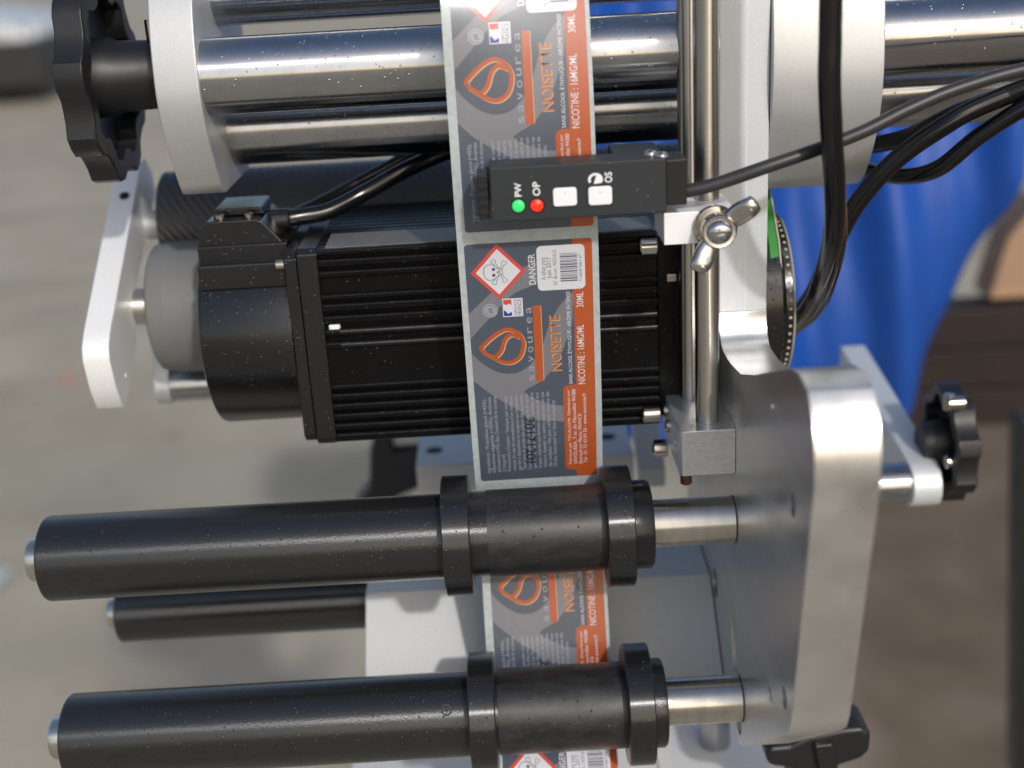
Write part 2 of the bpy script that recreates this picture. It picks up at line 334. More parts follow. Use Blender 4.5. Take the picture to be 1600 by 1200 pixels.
MB().cyl(130.8, 139.5, 4.2, (-140, 85), 'Z', 6).build('set_screw', 'steel', k)
MB().lathe([(-136, 5), (-131, 5)], (66, 112), 'X', 20).build('flange_bolt', 'steel', k)

# ------------------------------------------------------------------ servo motor
mo = thing('servo_motor', 'black finned servo motor with grey rear cap behind the tape', 'motor')
MY, MZ, H = 88, 4, 43.5
cap = MB().lathe([(-131, 40.5), (-130, 43.0), (-128.5, 43.5), (-91.2, 43.5)], (MY, MZ), 'X', 96).build('rear_cap', 'motor', mo)
MB().box(-129.6, -91.4, 60, 118, 20, 47.6).build('cap_shoulder', 'motor', mo, bevel=.8)
MB().box(-129, -91.6, 52.5, 70, 30, 41.3).build('cap_step', 'motor', mo, bevel=1.2)
def chsq(h, c): return [(MY-h, MZ-h+c), (MY-h, MZ+h-c), (MY-h+c, MZ+h), (MY+h-c, MZ+h), (MY+h, MZ+h-c), (MY+h, MZ-h+c), (MY+h-c, MZ-h), (MY-h+c, MZ-h)]
MB().prism(chsq(42.4, 3), -91.2, -86).build('rear_flange', 'motor', mo, bevel=.5)
MB().prism(chsq(H, 2.2), -85.7, -77.2).build('rear_flange', 'motor', mo, bevel=.6)
# finned extrusion: ridges proud of a recessed core on the front and top, one closed profile
zs = [(46.8, 44.4, 1), (44.4, 42.6, 0), (42.6, 39.4, 1), (39.4, 37.6, 0), (37.6, 35.0, 1), (35.0, 30.8, 2), (30.8, 27.6, 2), (27.6, 25.2, 1), (25.2, 23.4, 0), (23.4, 20.2, 1),
      (20.2, 18.2, 0), (18.2, 15.0, 1), (15.0, 12.2, 0), (12.2, 9.6, 1), (9.6, 6.6, 0), (6.6, 3.6, 1), (3.6, -12.4, 1.6), (-12.4, -14.6, 1), (-14.6, -16.6, 0), (-16.6, -19.4, 1), (-19.4, -21.2, 0),
      (-21.2, -24, 1), (-24, -25.8, 0), (-25.8, -28.6, 1), (-28.6, -30.4, 0), (-30.4, -33.2, 1), (-33.2, -35, 0), (-35, -38.6, 1)]
yd = {1: 45.2, 0: 48.6, 2: 47.4, 1.6: 46.0}
fp = []
for z1, z0, q in zs:
    e = .35 if q == 1 else 0
    fp += [(yd[q]+e, z1), (yd[q], z1-.45 if e else z1), (yd[q], z0+.45 if e else z0), (yd[q]+e, z0)]
back = [(131, -38.6), (131, 46.8)]
top = []
for a in range(12):
    y = 126-a*6.3; top += [(y, 46.8), (y, 44.6), (y-2.2, 44.6), (y-2.2, 46.8)]
MB().prism(fp+back+top, -77.2, 63).build('finned_body', 'fins', mo, smooth=True, ang=25)
MB().prism([(MY-40.5, MZ-40), (MY-40.5, MZ+40), (MY+41, MZ+40), (MY+41, MZ-40)], 63.2, PX0-.2).build('gear_flange', 'fins', mo, bevel=.6)
M['finglint'] = mat('fin_glint_grey', (.075, .075, .078), .35, .3, cvar=.35, cscale=400)
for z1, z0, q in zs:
    if q == 1: MB().prism([(yd[1]-.06, z1-.62), (yd[1]+.30, z1-.16), (yd[1]+.6, z1-.16), (yd[1]+.3, z1-.62)], -77, 62.8).build('fin_glint', 'finglint', mo, smooth=False)  # lighter strips along upper fin edges, painted in place of sky glints
M['bead'] = mat('fin_bead_paint', (.008, .008, .009), .3, 0., bump=.8, bscale=900, aniso=.7, dist=.0001)
for z in (11.0, 5.2): MB().lathe([(-71, 1.5), (62.6, 1.5)], (46.4, z), 'X', 24).build('fin_bead', 'bead', mo)
MB().box(-75.8, -70.9, 46.2, 49, 11.3, 14.2).build('white_plug', 'white', mo, bevel=.8, seg=3)
for (x, y, z, r) in ((-93.8, 51, 40.2, 2.3), (-90.4, 52.8, -27.5, 2.4)):
    MB().cyl(x-1.8, x+2.2, r, (y, z), 'X', 20, .4).build('cap_screw', 'steel', mo)
for (x0, x1, y, z, r) in ((55.8, 63, 44.6, 40.6, 3.9), (55.6, 63.2, 44.4, -33.5, 3.6)):
    b = MB().cyl(x0, x1, r, (y, z), 'X', 28, .5).build('flange_bolt', 'steel', mo)
    MB().cyl(x0-.1, x0+.4, r*.5, (y, z), 'X', 6, .05).build('hex_socket', 'dark', b)
MB().box(67, 71.2, 45.5, 50, 24.6, 28).build('shaft_key', 'steel', mo, bevel=.4)
tb = MB().prismy([(-130, 46.5), (-128.4, 54.5), (-124.6, 57.4), (-104, 57.4), (-101.5, 56.6), (-93, 46.5)], 63, 98).build('terminal_box', 'motor', mo, bevel=.7)
MB().prismy([(-124, 57.6), (-122.5, 60.8), (-103, 60.8), (-101.5, 57.6)], 72, 97).build('box_lid', 'motor', tb, bevel=.6)
for x in (-119.5, -107.4): MB().cyl(57.2, 59.6, 2.0, (x, 67.4), 'Z', 20, .4).build('lid_screw', 'steel', tb)
MB().lathe([(-103, 5), (-93, 5), (-92, 4.2)], (82, 52.5), 'X', 24).build('cable_gland', 'motor', tb)
M['sheentape'] = mat('sheen_and_tape_grey', (.15, .148, .142), .4, 0., cvar=.08, cscale=80)
MB().box(-74, -20, 47.5, 72, 46.85, 47.3).build('sky_sheen_strip', 'sheentape', mo)
MB().box(-19.5, 62, 47.5, 72, 46.85, 47.25).build('sky_sheen_strip', 'sheentape', mo)
# the two grey strips above paint the sky's sheen onto the motor top
def cable(name, label, pts, r, material='rubbercable', group=None, seg=16):
    o = MB().tube(spline(pts, 10), r, seg).build(name, material); tag(o, label, 'cable', group); return o
cable('motor_cable', 'thick black cable leaving the motor terminal box towards the tape', [(-96, 82, 52.5), (-88, 84, 53), (-76, 88, 54), (-60, 95, 60), (-40, 100, 68.8), (-16, 110, 75), (20, 125, 78)], 3.7, group='cables behind the tape')
cable('motor_cable', 'thin black cable arching over the knurled roller to the tubes', [(-98, 90, 51), (-86, 100, 53.5), (-70, 112, 59), (-55, 118, 65), (-40, 121, 71.5), (-23, 125, 77), (15, 128, 82)], 2.7, group='cables behind the tape')

# ------------------------------------------------------------------ nip roller assembly behind the motor
def knurl_mat():
    m = mat('knurled_rubber', (.05, .05, .054), .45); n = m.node_tree.nodes; l = m.node_tree.links
    g = n.new('ShaderNodeNewGeometry'); mp = n.new('ShaderNodeMapping'); mp.inputs['Rotation'].default_value = (0, R_(38), 0); l.new(g.outputs['Position'], mp.inputs[0])
    w = n.new('ShaderNodeTexWave'); w.inputs['Scale'].default_value = 95; w.bands_direction = 'X'; l.new(mp.outputs[0], w.inputs['Vector'])
    b = n.new('ShaderNodeBump'); b.inputs['Strength'].default_value = .9; b.inputs['Distance'].default_value = .0006; l.new(w.outputs['Fac'], b.inputs['Height']); l.new(b.outputs[0], n['Principled BSDF'].inputs['Normal'])
    return m
kn = thing('knurled_roller', 'dark knurled drive roller behind the motor and under the tubes', 'roller')
MB().lathe([(-166, 24), (-165, 25.5), (88, 25.5)], (160, 37), 'X', 96).build('knurled_sleeve', knurl_mat(), kn)
MB().lathe([(-176, 7.2), (-169, 7.2), (-168.5, 8.6), (-166, 8.6)], (158, 37.5), 'X', 36).build('journal', 'anod', kn)
gp = thing('rubber_wheel', 'grey rubber wheel between the pale arm and the motor end', 'wheel')
MB().lathe([(-166.5, 28.5), (-165.5, 30), (-158, 31.5), (-157, 31.5), (-133, 31.5)], (125, 4), 'X', 96).build('tread', 'grey', gp)
MB().lathe([(-176, 8.8), (-165.6, 8.8)], (118, 7), 'X', 36).build('shaft', 'shaft', gp)
aprof = [(154, 62), (74, 9.5), (68, 4), (66, -2), (68.5, -16), (73, -26.5), (76, -28.5), (80, -28), (109, -10), (113, 3), (116, 12), (182, 49), (180, 60), (172, 68), (162, 68)]
arm = MB().prism(aprof, -188, -176).build('roller_arm', 'armwhite', None, bevel=.6, bang=40); tag(arm, 'slanted pale aluminium arm at the far left beside the grey wheel', 'arm')
q = Vector((0, -52.5, 80)).normalized().to_track_quat('Z', 'Y').to_matrix().to_4x4(); q.translation = Vector((-181, 143.5, 55.4))
MB().lathe([(-1, 2.4), (.25, 2.4)], (0, 0), 'Z', 20).xform(q).build('tapped_hole', 'dark', arm)
MB().lathe([(-177, .9), (-175.7, 1.1)], (85, -16), 'X', 12).build('punch_mark', 'white', arm)
sa = thing('small_arm', 'small silver arm with a chromed rod below the grey wheel', 'arm')
MB().prism([(160, 20)]+arc(140, -41, 9, 150, 330, 10)+[(180, 20)], -178, -170.5).build('link', 'anod', sa, bevel=.5, bang=40)
MB().lathe([(-170.6, 8.4), (80, 8.4)], (140, -41), 'X', 40).build('rod', 'chrome', sa)

# ------------------------------------------------------------------ rods and their block
bl = MB().prism([(5.4, -46.3), (5.4, -26.6), (56, -26.6), (56, -46.3)], 66, PX0-.05).build('rod_block', 'sawn')
boolean(bl, [MB().add([(60, 4, -60), (68.6, 4, -60), (60, 12.6, -60), (60, 4, 0), (68.6, 4, 0), (60, 12.6, 0)], [(0, 2, 1), (3, 4, 5), (0, 1, 4, 3), (1, 2, 5, 4), (2, 0, 3, 5)]).build('cut', 'sawn'),
             MB().lathe([(60, 2.8), (72, 2.8)], (19, -36.5), 'X', 20).build('cut', 'sawn')])
b = bl.modifiers.new('bevel', 'BEVEL'); b.width = .4*MM; b.segments = 2; b.limit_method = 'ANGLE'; b.angle_limit = R_(30); b.harden_normals = True
tag(bl, 'small sawn aluminium block holding the feet of the two steel rods', 'block')
for (y, z) in ((46, -33), (38, -36.8)):
    s_ = MB().cyl(64.6, 67, 3.0, (y, z), 'X', 24, .4).build('set_screw', 'steel', bl); MB().cyl(64.4, 64.8, 1.5, (y, z), 'X', 6, .02).build('hex_socket', 'dark', s_)
s_ = MB().cyl(60.2, 66.4, 4.0, (48, -51.5), 'X', 28, .5).build('cap_screw', 'steel', bl); MB().cyl(60.0, 60.5, 2, (48, -51.5), 'X', 6, .02).build('hex_socket', 'dark', s_)
MB().cyl(-52.5, -46.2, 2.4, (69.5, 12), 'Z', 6, .3).build('rusty_screw', 'rust', bl)
tag(MB().cyl(-26.8, 230, 4.75, (79.0, 16.2), 'Z', 40, .3).build('guide_rod', 'rod'), 'front steel rod that carries the sensor clamp', 'rod', 'upright steel rods')
tag(MB().cyl(-26.8, 230, 4.75, (76.6, 44.5), 'Z', 40, .3).build('guide_rod', 'rod'), 'rear steel rod half hidden behind the front rod', 'rod', 'upright steel rods')

# ------------------------------------------------------------------ text helper: 2-D triangles of a line of type
def glyphs(body, bold=0.):
    cu = bpy.data.curves.new('type', 'FONT'); cu.body = body; cu.size = 1; cu.resolution_u = 3; cu.fill_mode = 'FRONT'; cu.offset = bold
    o = bpy.data.objects.new('type', cu); COL.objects.link(o); dg = bpy.context.evaluated_depsgraph_get(); dg.update()
    me = bpy.data.meshes.new_from_object(o.evaluated_get(dg))
    v = [(p.co.x, p.co.y) for p in me.vertices]; f = [tuple(p.vertices) for p in me.polygons]
    bpy.data.objects.remove(o); bpy.data.curves.remove(cu); bpy.data.meshes.remove(me); return v, f
def fit(body, w, h, bold=0., cap=True):
    v, f = glyphs(body, bold); x0 = min(p[0] for p in v); x1 = max(p[0] for p in v); y0 = 0 if cap else min(p[1] for p in v); y1 = max(p[1] for p in v)
    return [((p[0]-x0)/(x1-x0)*w, (p[1]-y0)/(y1-y0)*h) for p in v], f

# ------------------------------------------------------------------ label tape
path = spline([(0, y, z) for y, z in [(78, 212), (54, 194), (34, 174), (21, 154), (13.5, 133), (9, 112), (7, 90), (7.2, 75), (8, 60), (8.8, 48), (13, 15), (19, -25), (24.5, -50), (28.4, -66), (28.2, -74), (24.6, -95), (17.6, -120), (12.4, -138), (10.6, -147), (8.6, -153.2), (3.8, -158.6), (-10, -170), (-40, -195)]], 12)
cum = [0.]
for a, b in zip(path, path[1:]): cum.append(cum[-1]+(b-a).length)
def on_tape(s):
    s = max(0, min(cum[-1]-1e-6, s)); lo, hi = 0, len(cum)-1
    while hi-lo > 1:
        m = (lo+hi)//2
        if cum[m] <= s: lo = m
        else: hi = m
    t = (s-cum[lo])/(cum[lo+1]-cum[lo]); p = path[lo].lerp(path[lo+1], t)
    def tan(i): return (path[min(i+1, len(path)-1)]-path[max(i-1, 0)]).normalized()
    d = tan(lo).lerp(tan(lo+1), t).normalized()
    return p, Vector((0, d.z, -d.y))                  # normal towards the viewer
def s_at_z(z):
    for i in range(len(path)-1):
        if path[i].z >= z > path[i+1].z: return cum[i]+(path[i].z-z)/(path[i].z-path[i+1].z)*(cum[i+1]-cum[i])
def cup(s, x):                                        # the web cups and turns a little as it nears the guide above
    p, _ = on_tape(s); t = max(0, min(1, (p.z-108)/38)); t = t*t*(3-2*t)
    return t*(.10*(x-9)-.0019*(x-9)**2)+.12*math.sin(s*.11+x*.05)
tape = thing('label_tape', 'grey and orange printed label tape running down in front of the motor', 'label tape')
mb = MB(); n = 0; s = 0; rows = []
while s < cum[-1]: rows.append(s); s += 1.2
vv = []; XS = [-17.9+2.25*k for k in range(25)]; NXS = len(XS)
for s in rows:
    p, nn = on_tape(s)
    for off in (0, -.13):
        for x in XS: vv.append((x, p.y+nn.y*off+cup(s, x), p.z+nn.z*off))
ff = []
for i in range(len(rows)-1):
    a, b = 2*NXS*i, 2*NXS*(i+1)
    for k in range(NXS-1): ff += [(a+k, a+k+1, b+k+1, b+k), (a+NXS+k, b+NXS+k, b+NXS+k+1, a+NXS+k+1)]
    ff += [(a, b, b+NXS, a+NXS), (a+NXS-1, a+2*NXS-1, b+2*NXS-1, b+NXS-1)]
mb.add(vv, ff).build('backing_paper', 'backing', tape, ang=60)

LW, LL, GAP = 49.0, 108.0, 4.7
S0 = s_at_z(54.6)                                     # top of the label in full view
def rrect(a0, b0, a1, b1, r, n=5):
    p = []
    for cx, cy, st in ((a1-r, b0+r, -90), (a1-r, b1-r, 0), (a0+r, b1-r, 90), (a0+r, b0+r, 180)):
        p += [(cx+r*math.cos(R_(st+90*k/n)), cy+r*math.sin(R_(st+90*k/n))) for k in range(n+1)]
    return p
def poly(p): return [tuple(q) for q in p], [tuple(range(len(p)))]
def join(*parts):
    v, f = [], []
    for pv, pf in parts:
        o = len(v); v += pv; f += [tuple(i+o for i in q) for q in pf]
    return v, f
def up(body, a0, a1, b_start, b_end, bold=0., cap=True):     # type reading upwards
    v, f = fit(body, b_start-b_end, a1-a0, bold, cap); return [(a1-y, b_start-x) for x, y in v], f
def down(body, a0, a1, b0, b1, bold=0.):
    v, f = fit(body, b1-b0, a1-a0, bold); return [(a0+y, b0+x) for x, y in v], f
def stroke(pts, w, closed=False):
    pts = [Vector((p[0], p[1], 0)) for p in pts]; n = len(pts); v = []; f = []; ws = w if isinstance(w, list) else [w]*n
    for i, p in enumerate(pts):
        if closed: d = pts[(i+1) % n]-pts[i-1]
        else: d = pts[min(i+1, n-1)]-pts[max(i-1, 0)]
        d.normalize(); q = Vector((-d.y, d.x, 0))*ws[i]/2; v += [(p.x+q.x, p.y+q.y), (p.x-q.x, p.y-q.y)]
    for i in range(n if closed else n-1):
        j = (i+1) % n; f.append((2*i, 2*i+1, 2*j+1, 2*j))
    return v, f
def disc(a, b, r, n=20, sb=1): return poly([(a+r*math.cos(2*PI*k/n), b+sb*r*math.sin(2*PI*k/n)) for k in range(n)])
def sp2(pts, n=6): return [(p.x, p.y) for p in spline([(a, b, 0) for a, b in pts], n)]

drop = sp2([(3.8, 43.8), (7.6, 40.2), (11.4, 37.4), (14.9, 36.3), (18.6, 37.9), (20.6, 41.4), (20.7, 44.6), (19.4, 48.3), (17.0, 50.5), (14.2, 51.1), (10.9, 50.0), (8.0, 48.0), (5.0, 45.8), (3.9, 44.0)])
ess = sp2([(19.5, 40.0), (16.6, 38.7), (14.6, 39.6), (13.2, 41.6), (12.1, 45.0), (10.6, 47.2), (9.2, 48.2)])
art = []                                              # (name, material, level, shape)
band = sp2([(0, 28.8), (8.9, 20.7), (17.5, 13.2), (23.6, 10.0), (27.4, 8.2)])+[(34, 8), (38, 14), (41.2, 21.9)]+sp2([(41.2, 21.9), (39.5, 23.1), (34.8, 28.9), (31.1, 36.2), (28.6, 43.3)])[1:]+[(29.5, 38), (28, 22)]
art += [('grey_band', 'band', 1, join(
    poly(sp2([(0, 28.8), (8.9, 20.7), (17.5, 13.2), (23.6, 10.0), (28.4, 8.2)])+sp2([(28.4, 16.6), (24.7, 18.5), (17.0, 22.1), (6.6, 32.6), (0, 39.7)])),
    poly(sp2([(41.3, 21.9), (39.5, 23.1), (34.8, 28.9), (31.1, 36.2), (28.6, 43.3), (24.8, 50.5), (20.0, 55.0), (14.5, 56.2), (9.2, 54.7), (3.6, 50.4), (0, 45.9)])+sp2([(0, 58.5), (5.9, 64.3), (12.3, 69.6), (16.8, 72.6), (21.7, 77.1), (27.6, 78.6), (36, 79.9)])+[(36, 72.3)]
         + sp2([(36, 72.3), (30.6, 71.3), (25.2, 68.7), (20.3, 64.8), (27.9, 59.9), (33.2, 53.2), (36.9, 45.7), (37.8, 43.0), (40.2, 36.8), (41.3, 24.8)])[1:])))]
art += [('orange_panel', 'orange', 2, join(poly([(41.3, 0), (49-1.2, 0), (49-.35, .35), (49, 1.2), (49, 106.8), (49-.35, 107.65), (47.8, 108), (40.6, 108), (40.6, 104.6), (37.6, 104.4), (36.3, 103.8), (35.9, 102.4), (35.9, 65.2), (36.3, 63.8), (37.6, 62.9), (41.3, 62.7)]),)),
        ('orange_bar', 'orange', 2, poly([(25.2, 26.7), (28.2, 26.7), (28.2, 60.4), (25.2, 60.4)])),
        ('bar_edge', 'edge', 2, poly([(28.25, 26.9), (28.55, 26.9), (28.55, 60.2), (28.25, 60.2)])),
        ('drop_logo', 'orange', 3, join(stroke(drop, 1.6, True), stroke(ess, 1.6))),
        ('drop_logo_edge', 'edge', 2, join(stroke([(a+.35, b+.35) for a, b in drop], 1.7, True), stroke([(a+.35, b+.35) for a, b in ess], 1.7)))]
art += [('hazard_diamond', 'lred', 2, poly([(12.5, .3), (1.9, 11.8), (12.5, 23.3), (23.2, 11.8)])), ('hazard_field', 'lwhite', 3, poly([(12.5, 2.4), (3.9, 11.8), (12.5, 21.2), (21.2, 11.8)]))]
bones = []
for (a0, b0, a1, b1) in ((11.0, 15.9, 14.9, 8.4), (11.0, 7.7, 14.9, 15.2)):
    d = Vector((a1-a0, b1-b0)).normalized(); q = Vector((-d.y, d.x))
    def P(t, w): c = Vector((a0, b0)).lerp(Vector((a1, b1)), t)+q*w; return (c.x, c.y)
    L_ = [P(.0, .9), P(-.12, .8), P(-.1, .1), P(-.12, -.8), P(.0, -.9), P(.08, -.4), P(.92, -.4), P(1, -.9), P(1.12, -.8), P(1.1, 0), P(1.12, .8), P(1, .9), P(.92, .4), P(.08, .4)]
    bones += [L_]
skull = sp2([(6.9, 11.8), (7.2, 9.9), (8.6, 8.7), (10.2, 8.7), (11.6, 9.5), (12.2, 10.3), (13.6, 10.4), (14.2, 11.7), (13.6, 13.1), (12.2, 13.3), (11.6, 14.1), (10.2, 14.9), (8.6, 14.9), (7.2, 13.7)], 4)
art += [('crossed_bones', 'lgrey', 4, join(*[stroke(b, .23, True) for b in bones])),
        ('skull_field', 'lwhite', 5, poly(skull)),
        ('skull_lines', 'lgrey', 6, join(stroke(skull, .24, True), disc(10.8, 10.6, .68), disc(10.8, 13.0, .68), poly([(11.7, 11.8), (12.7, 11.3), (12.7, 12.3)]), stroke([(13.1, 10.6), (13.1, 13.0)], .2), stroke([(12.6, 11.2), (13.7, 11.2)], .16), stroke([(12.6, 12.4), (13.7, 12.4)], .16)))]
art += [('lot_sticker', 'lwhite', 3, poly(rrect(27.6, 2.2, 46.1, 20.6, 1.9)))]
bars = []; b = 5.6; rb = random.Random(3)
while b < 17.6:
    w = rb.choice((.22, .22, .4, .55)); bars.append(poly([(36.5, b), (43.2, b), (43.2, b+w), (36.5, b+w)])); b += w+rb.choice((.2, .26, .4))
art += [('barcode', 'lgrey', 4, join(*bars)),
        ('lot_lettering', 'lgrey', 4, join(up('A utiliser avant', 29.0, 30.8, 16.1, 6.8), up('Juin 2017', 31.1, 33.0, 15.6, 6.9), up('N° de Lot : NOI1615', 33.6, 35.2, 18.4, 4.1), up('*1600*0613*', 43.7, 44.9, 17.6, 6.3)))]
ring = [(8.6+2.7*math.cos(2*PI*k/28), 27.8+2.7*math.sin(2*PI*k/28)) for k in range(28)]
art += [('recycle_symbol', 'lpale', 2, join(stroke(ring, .55, True), stroke(sp2([(6.9, 28.8), (7.2, 26.8), (8.8, 26.2), (9.9, 27.1), (9.6, 28.4)]), .95), stroke(sp2([(10.4, 26.9), (10.2, 28.9), (8.6, 29.5), (7.5, 28.7), (7.6, 27.4)]), .95)))]
art += [('origin_panel', 'lwhite', 2, poly([(13.5, 23.1), (21.4, 23.1), (21.4, 30.9), (13.5, 30.9)])),
        ('origin_red', 'lred', 3, poly([(13.8, 23.6), (17.0, 23.5), (17.0, 26.0), (16.2, 25.2), (15.2, 25.8), (13.8, 25.4)])),
        ('origin_blue', 'lblue', 3, poly([(13.8, 28.0), (14.6, 28.4), (15.4, 29.6), (17.0, 28.8), (17.0, 30.5), (13.8, 30.5)])),
        ('origin_lettering', 'lgrey', 3, join(up('FABRIQUÉ EN', 17.7, 18.9, 30.4, 23.6), up('FRANCE', 19.2, 20.9, 30.4, 23.6)))]
art += [('white_lettering', 'lwhite', 3, join(up('DANGER', 24.3, 26.9, 17.8, 5.2, .008), up('SANS ALCOOL ÉTHYLIQUE - ARÔME INTENSE', 38.1, 39.9, 62.4, 21.5, .0),
            up('NICOTINE : 16MG/ML', 42.2, 45.0, 62.7, 36.1, .003), up('30ML', 42.4, 45.1, 28.5, 22.0, .003),
            up('Fabriqué par TECALCOR. Distribué par', 37.4, 38.9, 101.5, 64.9, .0, False), up("SAVOUREA, 7 av. du Marouillet 94380", 39.4, 40.9, 101.5, 64.7, .0), up('Bonneuil sur Marne. FRANCE', 41.6, 43.0, 101.5, 76.5, .0), up('Tél : 01 73 43 04 56 - www.savourea.fr', 43.6, 45.1, 101.2, 66.8, .0))),
        ('brand_lettering', 'lpale', 3, join(*[up(ch, 22.6 if ch not in '' else 22, 24.6, 60.0-i*4.3, 60.0-i*4.3-2.7) for i, ch in enumerate('savourea')])),
        ('flavour_lettering', 'gold', 3, up('NOISETTE', 31.3, 35.5, 55.9, 31.3, .004)),
        ('flavour_edge', 'edge', 2, up('NOISETTE', 31.6, 35.8, 56.2, 31.6, .006))]
lines = [('Ingrédients : Propylène glycol (≥45%),', 66.9), ('Glycérine végétale (≤50%), Arômes', 66.3), ('alimentaires (≤7%), Eau. Contient de la nicotine', 66.1), ('(12mg/ml)', 94.5), ("Précautions d'emploi : Toxique par contact", 66.1),
         ("cutané. En cas de consultation d'un médecin,", 66.0), ("garder à disposition le récipient ou l'étiquette.", 66.0), ('Tenir hors de portée des enfants. Ne pas avaler.', 65.8), ('Laver abondamment avec de l’eau et du savon', 65.6), ('après manipulation. Ne pas fumer ou boire dans', 65.4),
         ('le pays. Interdit aux femmes enceintes et aux', 65.3), ('mineurs. Appeler un centre antipoison en cas', 65.3), ("de malaise. Ne pas utiliser moins de", 65.3), ('18 ans. Descriptif sur liste incomplète.', 69.2)]
art += [('fine_print', 'ltext', 3, join(*[up(tx.replace('≥', '>').replace('≤', '<'), 2.9+i*2.155, 4.35+i*2.155, 103.8-i*.13, top_, .002) for i, (tx, top_) in enumerate(lines)])),
        ('date_stamp', 'lblack', 5, down('20171201', 19.6, 23.8, 76.8, 99.7, .004))]

def squeeze(b): return b+8 if b < 64 else (72+(b-64)*32/40 if b < 104 else b)
def place_print(name, material, level, shape, s_top, parent, dx=0., sq=False):
    v, f = shape; bm = bmesh.new(); vs = [bm.verts.new((a, b, 0)) for a, b in v]
    for q in f:
        try: bm.faces.new([vs[i] for i in q])
        except ValueError: pass
    if level <= 3 and len(f) < 8:
        bmesh.ops.triangulate(bm, faces=bm.faces)
        if True:
            for k in range(0, 50, 3 if sq else 8): bmesh.ops.bisect_plane(bm, geom=bm.verts[:]+bm.edges[:]+bm.faces[:], plane_co=(k+.02, 0, 0), plane_no=(1, 0, 0))
        for k in range(0, 109, 2): bmesh.ops.bisect_plane(bm, geom=bm.verts[:]+bm.edges[:]+bm.faces[:], plane_co=(0, k+.01, 0), plane_no=(0, 1, 0))
    for w in bm.verts:
        ss = s_top+(squeeze(w.co.y) if sq else w.co.y); p, nn = on_tape(ss); o = .055+.03*level; xx = -15.4+dx+w.co.x
        w.co = Vector((xx, p.y+nn.y*o+cup(ss, xx), p.z+nn.z*o))*MM
    for q in bm.faces:
        q.normal_update()
        if q.normal.y > 0: q.normal_flip()
        q.smooth = True
    me = bpy.data.meshes.new(name); bm.to_mesh(me); bm.free(); me.materials.append(M[material])
    o = bpy.data.objects.new(name, me); COL.objects.link(o); o.parent = parent; return o
LABELS = [(S0-LL-GAP, 0.9), (S0, 0), (S0+LL+GAP+2.4, 1.0), (S0+2*(LL+GAP)+2.4, 2.0)]
for i_, (st, dx) in enumerate(LABELS):
    lb = place_print('label', 'slate', 0, poly(rrect(0, 0, LW, LL, 1.3)), st, tape, dx, i_ == 0)
    for nm, m_, lv, sh in art: place_print(nm, m_, lv, sh, st, lb, dx, i_ == 0)

# ------------------------------------------------------------------ fork sensor on the tape
se = thing('fork_sensor', 'black fork sensor with green and red lights gripping the tape', 'sensor')
hs = MB().box(-3.8, 59.6, -14, 2.5, 67.6, 87.4).build('housing', 'sensor', se, bevel=.5)
MB().box(42, 59.6, 2.3, 23, 66.9, 87.2).build('fork_bridge', 'sensor', se, bevel=.5)
MB().box(-2, 59.4, 22.5, 32, 67, 80).build('rear_fork', 'sensor', se, bevel=.5)
MB().box(-3.85, 59.65, -9.2, -8.9, 67.5, 87.46).build('case_seam', 'sensordark', se)
MB().lathe([(-13.9, 3.0), (-14.12, 2.9)], (6.0, 73.2), 'Y', 28).build('lamp_bezel', 'sensordark', se)
MB().lathe([(-13.9, 3.0), (-14.12, 2.9)], (12.7, 73.0), 'Y', 28).build('lamp_bezel', 'sensordark', se)
nz = MB().box(-8.4, -4.4, -11.5, 1.5, 68.2, 84.6).build('optic_end', 'sensordark', se, bevel=.4)
for z in (70, 73.2, 76.4, 79.6): MB().box(-8.7, -4.6, -12.0, .5, z, z+1.6).build('rib', 'sensordark', nz, bevel=.2)
MB().box(59.7, 67.4, -11, 6, 69.4, 86.2).build('end_plug', 'sensordark', se, bevel=.5)
for x, z, m_, n_ in ((6.0, 73.2, 'ledg', 'green_light'), (12.7, 73.0, 'ledr', 'red_light')):
    MB().lathe([(-13.8, 2.35), (-14.3, 2.2), (-14.8, 1.5), (-15.0, .4)], (x, z), 'Y', 28).build(n_, m_, se)
for x0, x1, z0, z1 in ((18.6, 27.2, 72.2, 79.0), (31.3, 39.9, 71.9, 78.7)):
    MB().prismy([(x, z) for x, z in rrect(x0-.45, z0-.45, x1+.45, z1+.45, 1.5)], -14.08, -13).build('button_well', 'sensordark', se)
    bt = MB().prismy([(x, z) for x, z in rrect(x0, z0, x1, z1, 1.2)], -14.75, -13).build('button', 'white', se, bevel=.45, seg=3)
    MB().lathe([(-14.7, .25), (-14.78, .25)], ((x0+x1)/2, z1-2), 'Y', 10).build('button_mark', 'lpale', bt)
def sensor_text(body, x0, x1, z0, z1, bold=.02):
    v, f = fit(body, z1-z0, x1-x0, bold); mb = MB(); mb.add([(x1-y, -14.06, z0+x) for x, y in v], f); return mb
for bd, x0, x1, z0, z1 in (('PW', 4.9, 7.3, 76.6, 81.6), ('OP', 11.4, 14.0, 76.5, 81.6), ('OS', 37.4, 40.0, 79.8, 83.6)):
    sensor_text(bd, x0, x1, z0, z1).build('lettering', 'print', se, smooth=False)
dial = [(34.1+2.2*math.cos(R_(a)), 81.2+1.9*math.sin(R_(a))) for a in range(-30, 215, 12)]
sv, sf = stroke(dial, .9); MB().add([(a, -14.06, b) for a, b in sv], sf).add([(a, -14.07, b) for a, b in [(33.4, 79.6), (36.4, 79.9), (36.2, 81.8), (34.6, 83.0)]], [(0, 1, 2, 3)]).build('dial_mark', 'print', se, smooth=False)
for (x, y, z, r) in ((55.2, -4, 88.2, 2.6), (58.6, -8, 87.9, 2.7)): MB().lathe([(z-1, r), (z, r*.9), (z+.9, r*.3)], (x, y), 'Z', 18).build('terminal_screw', 'steel', se)
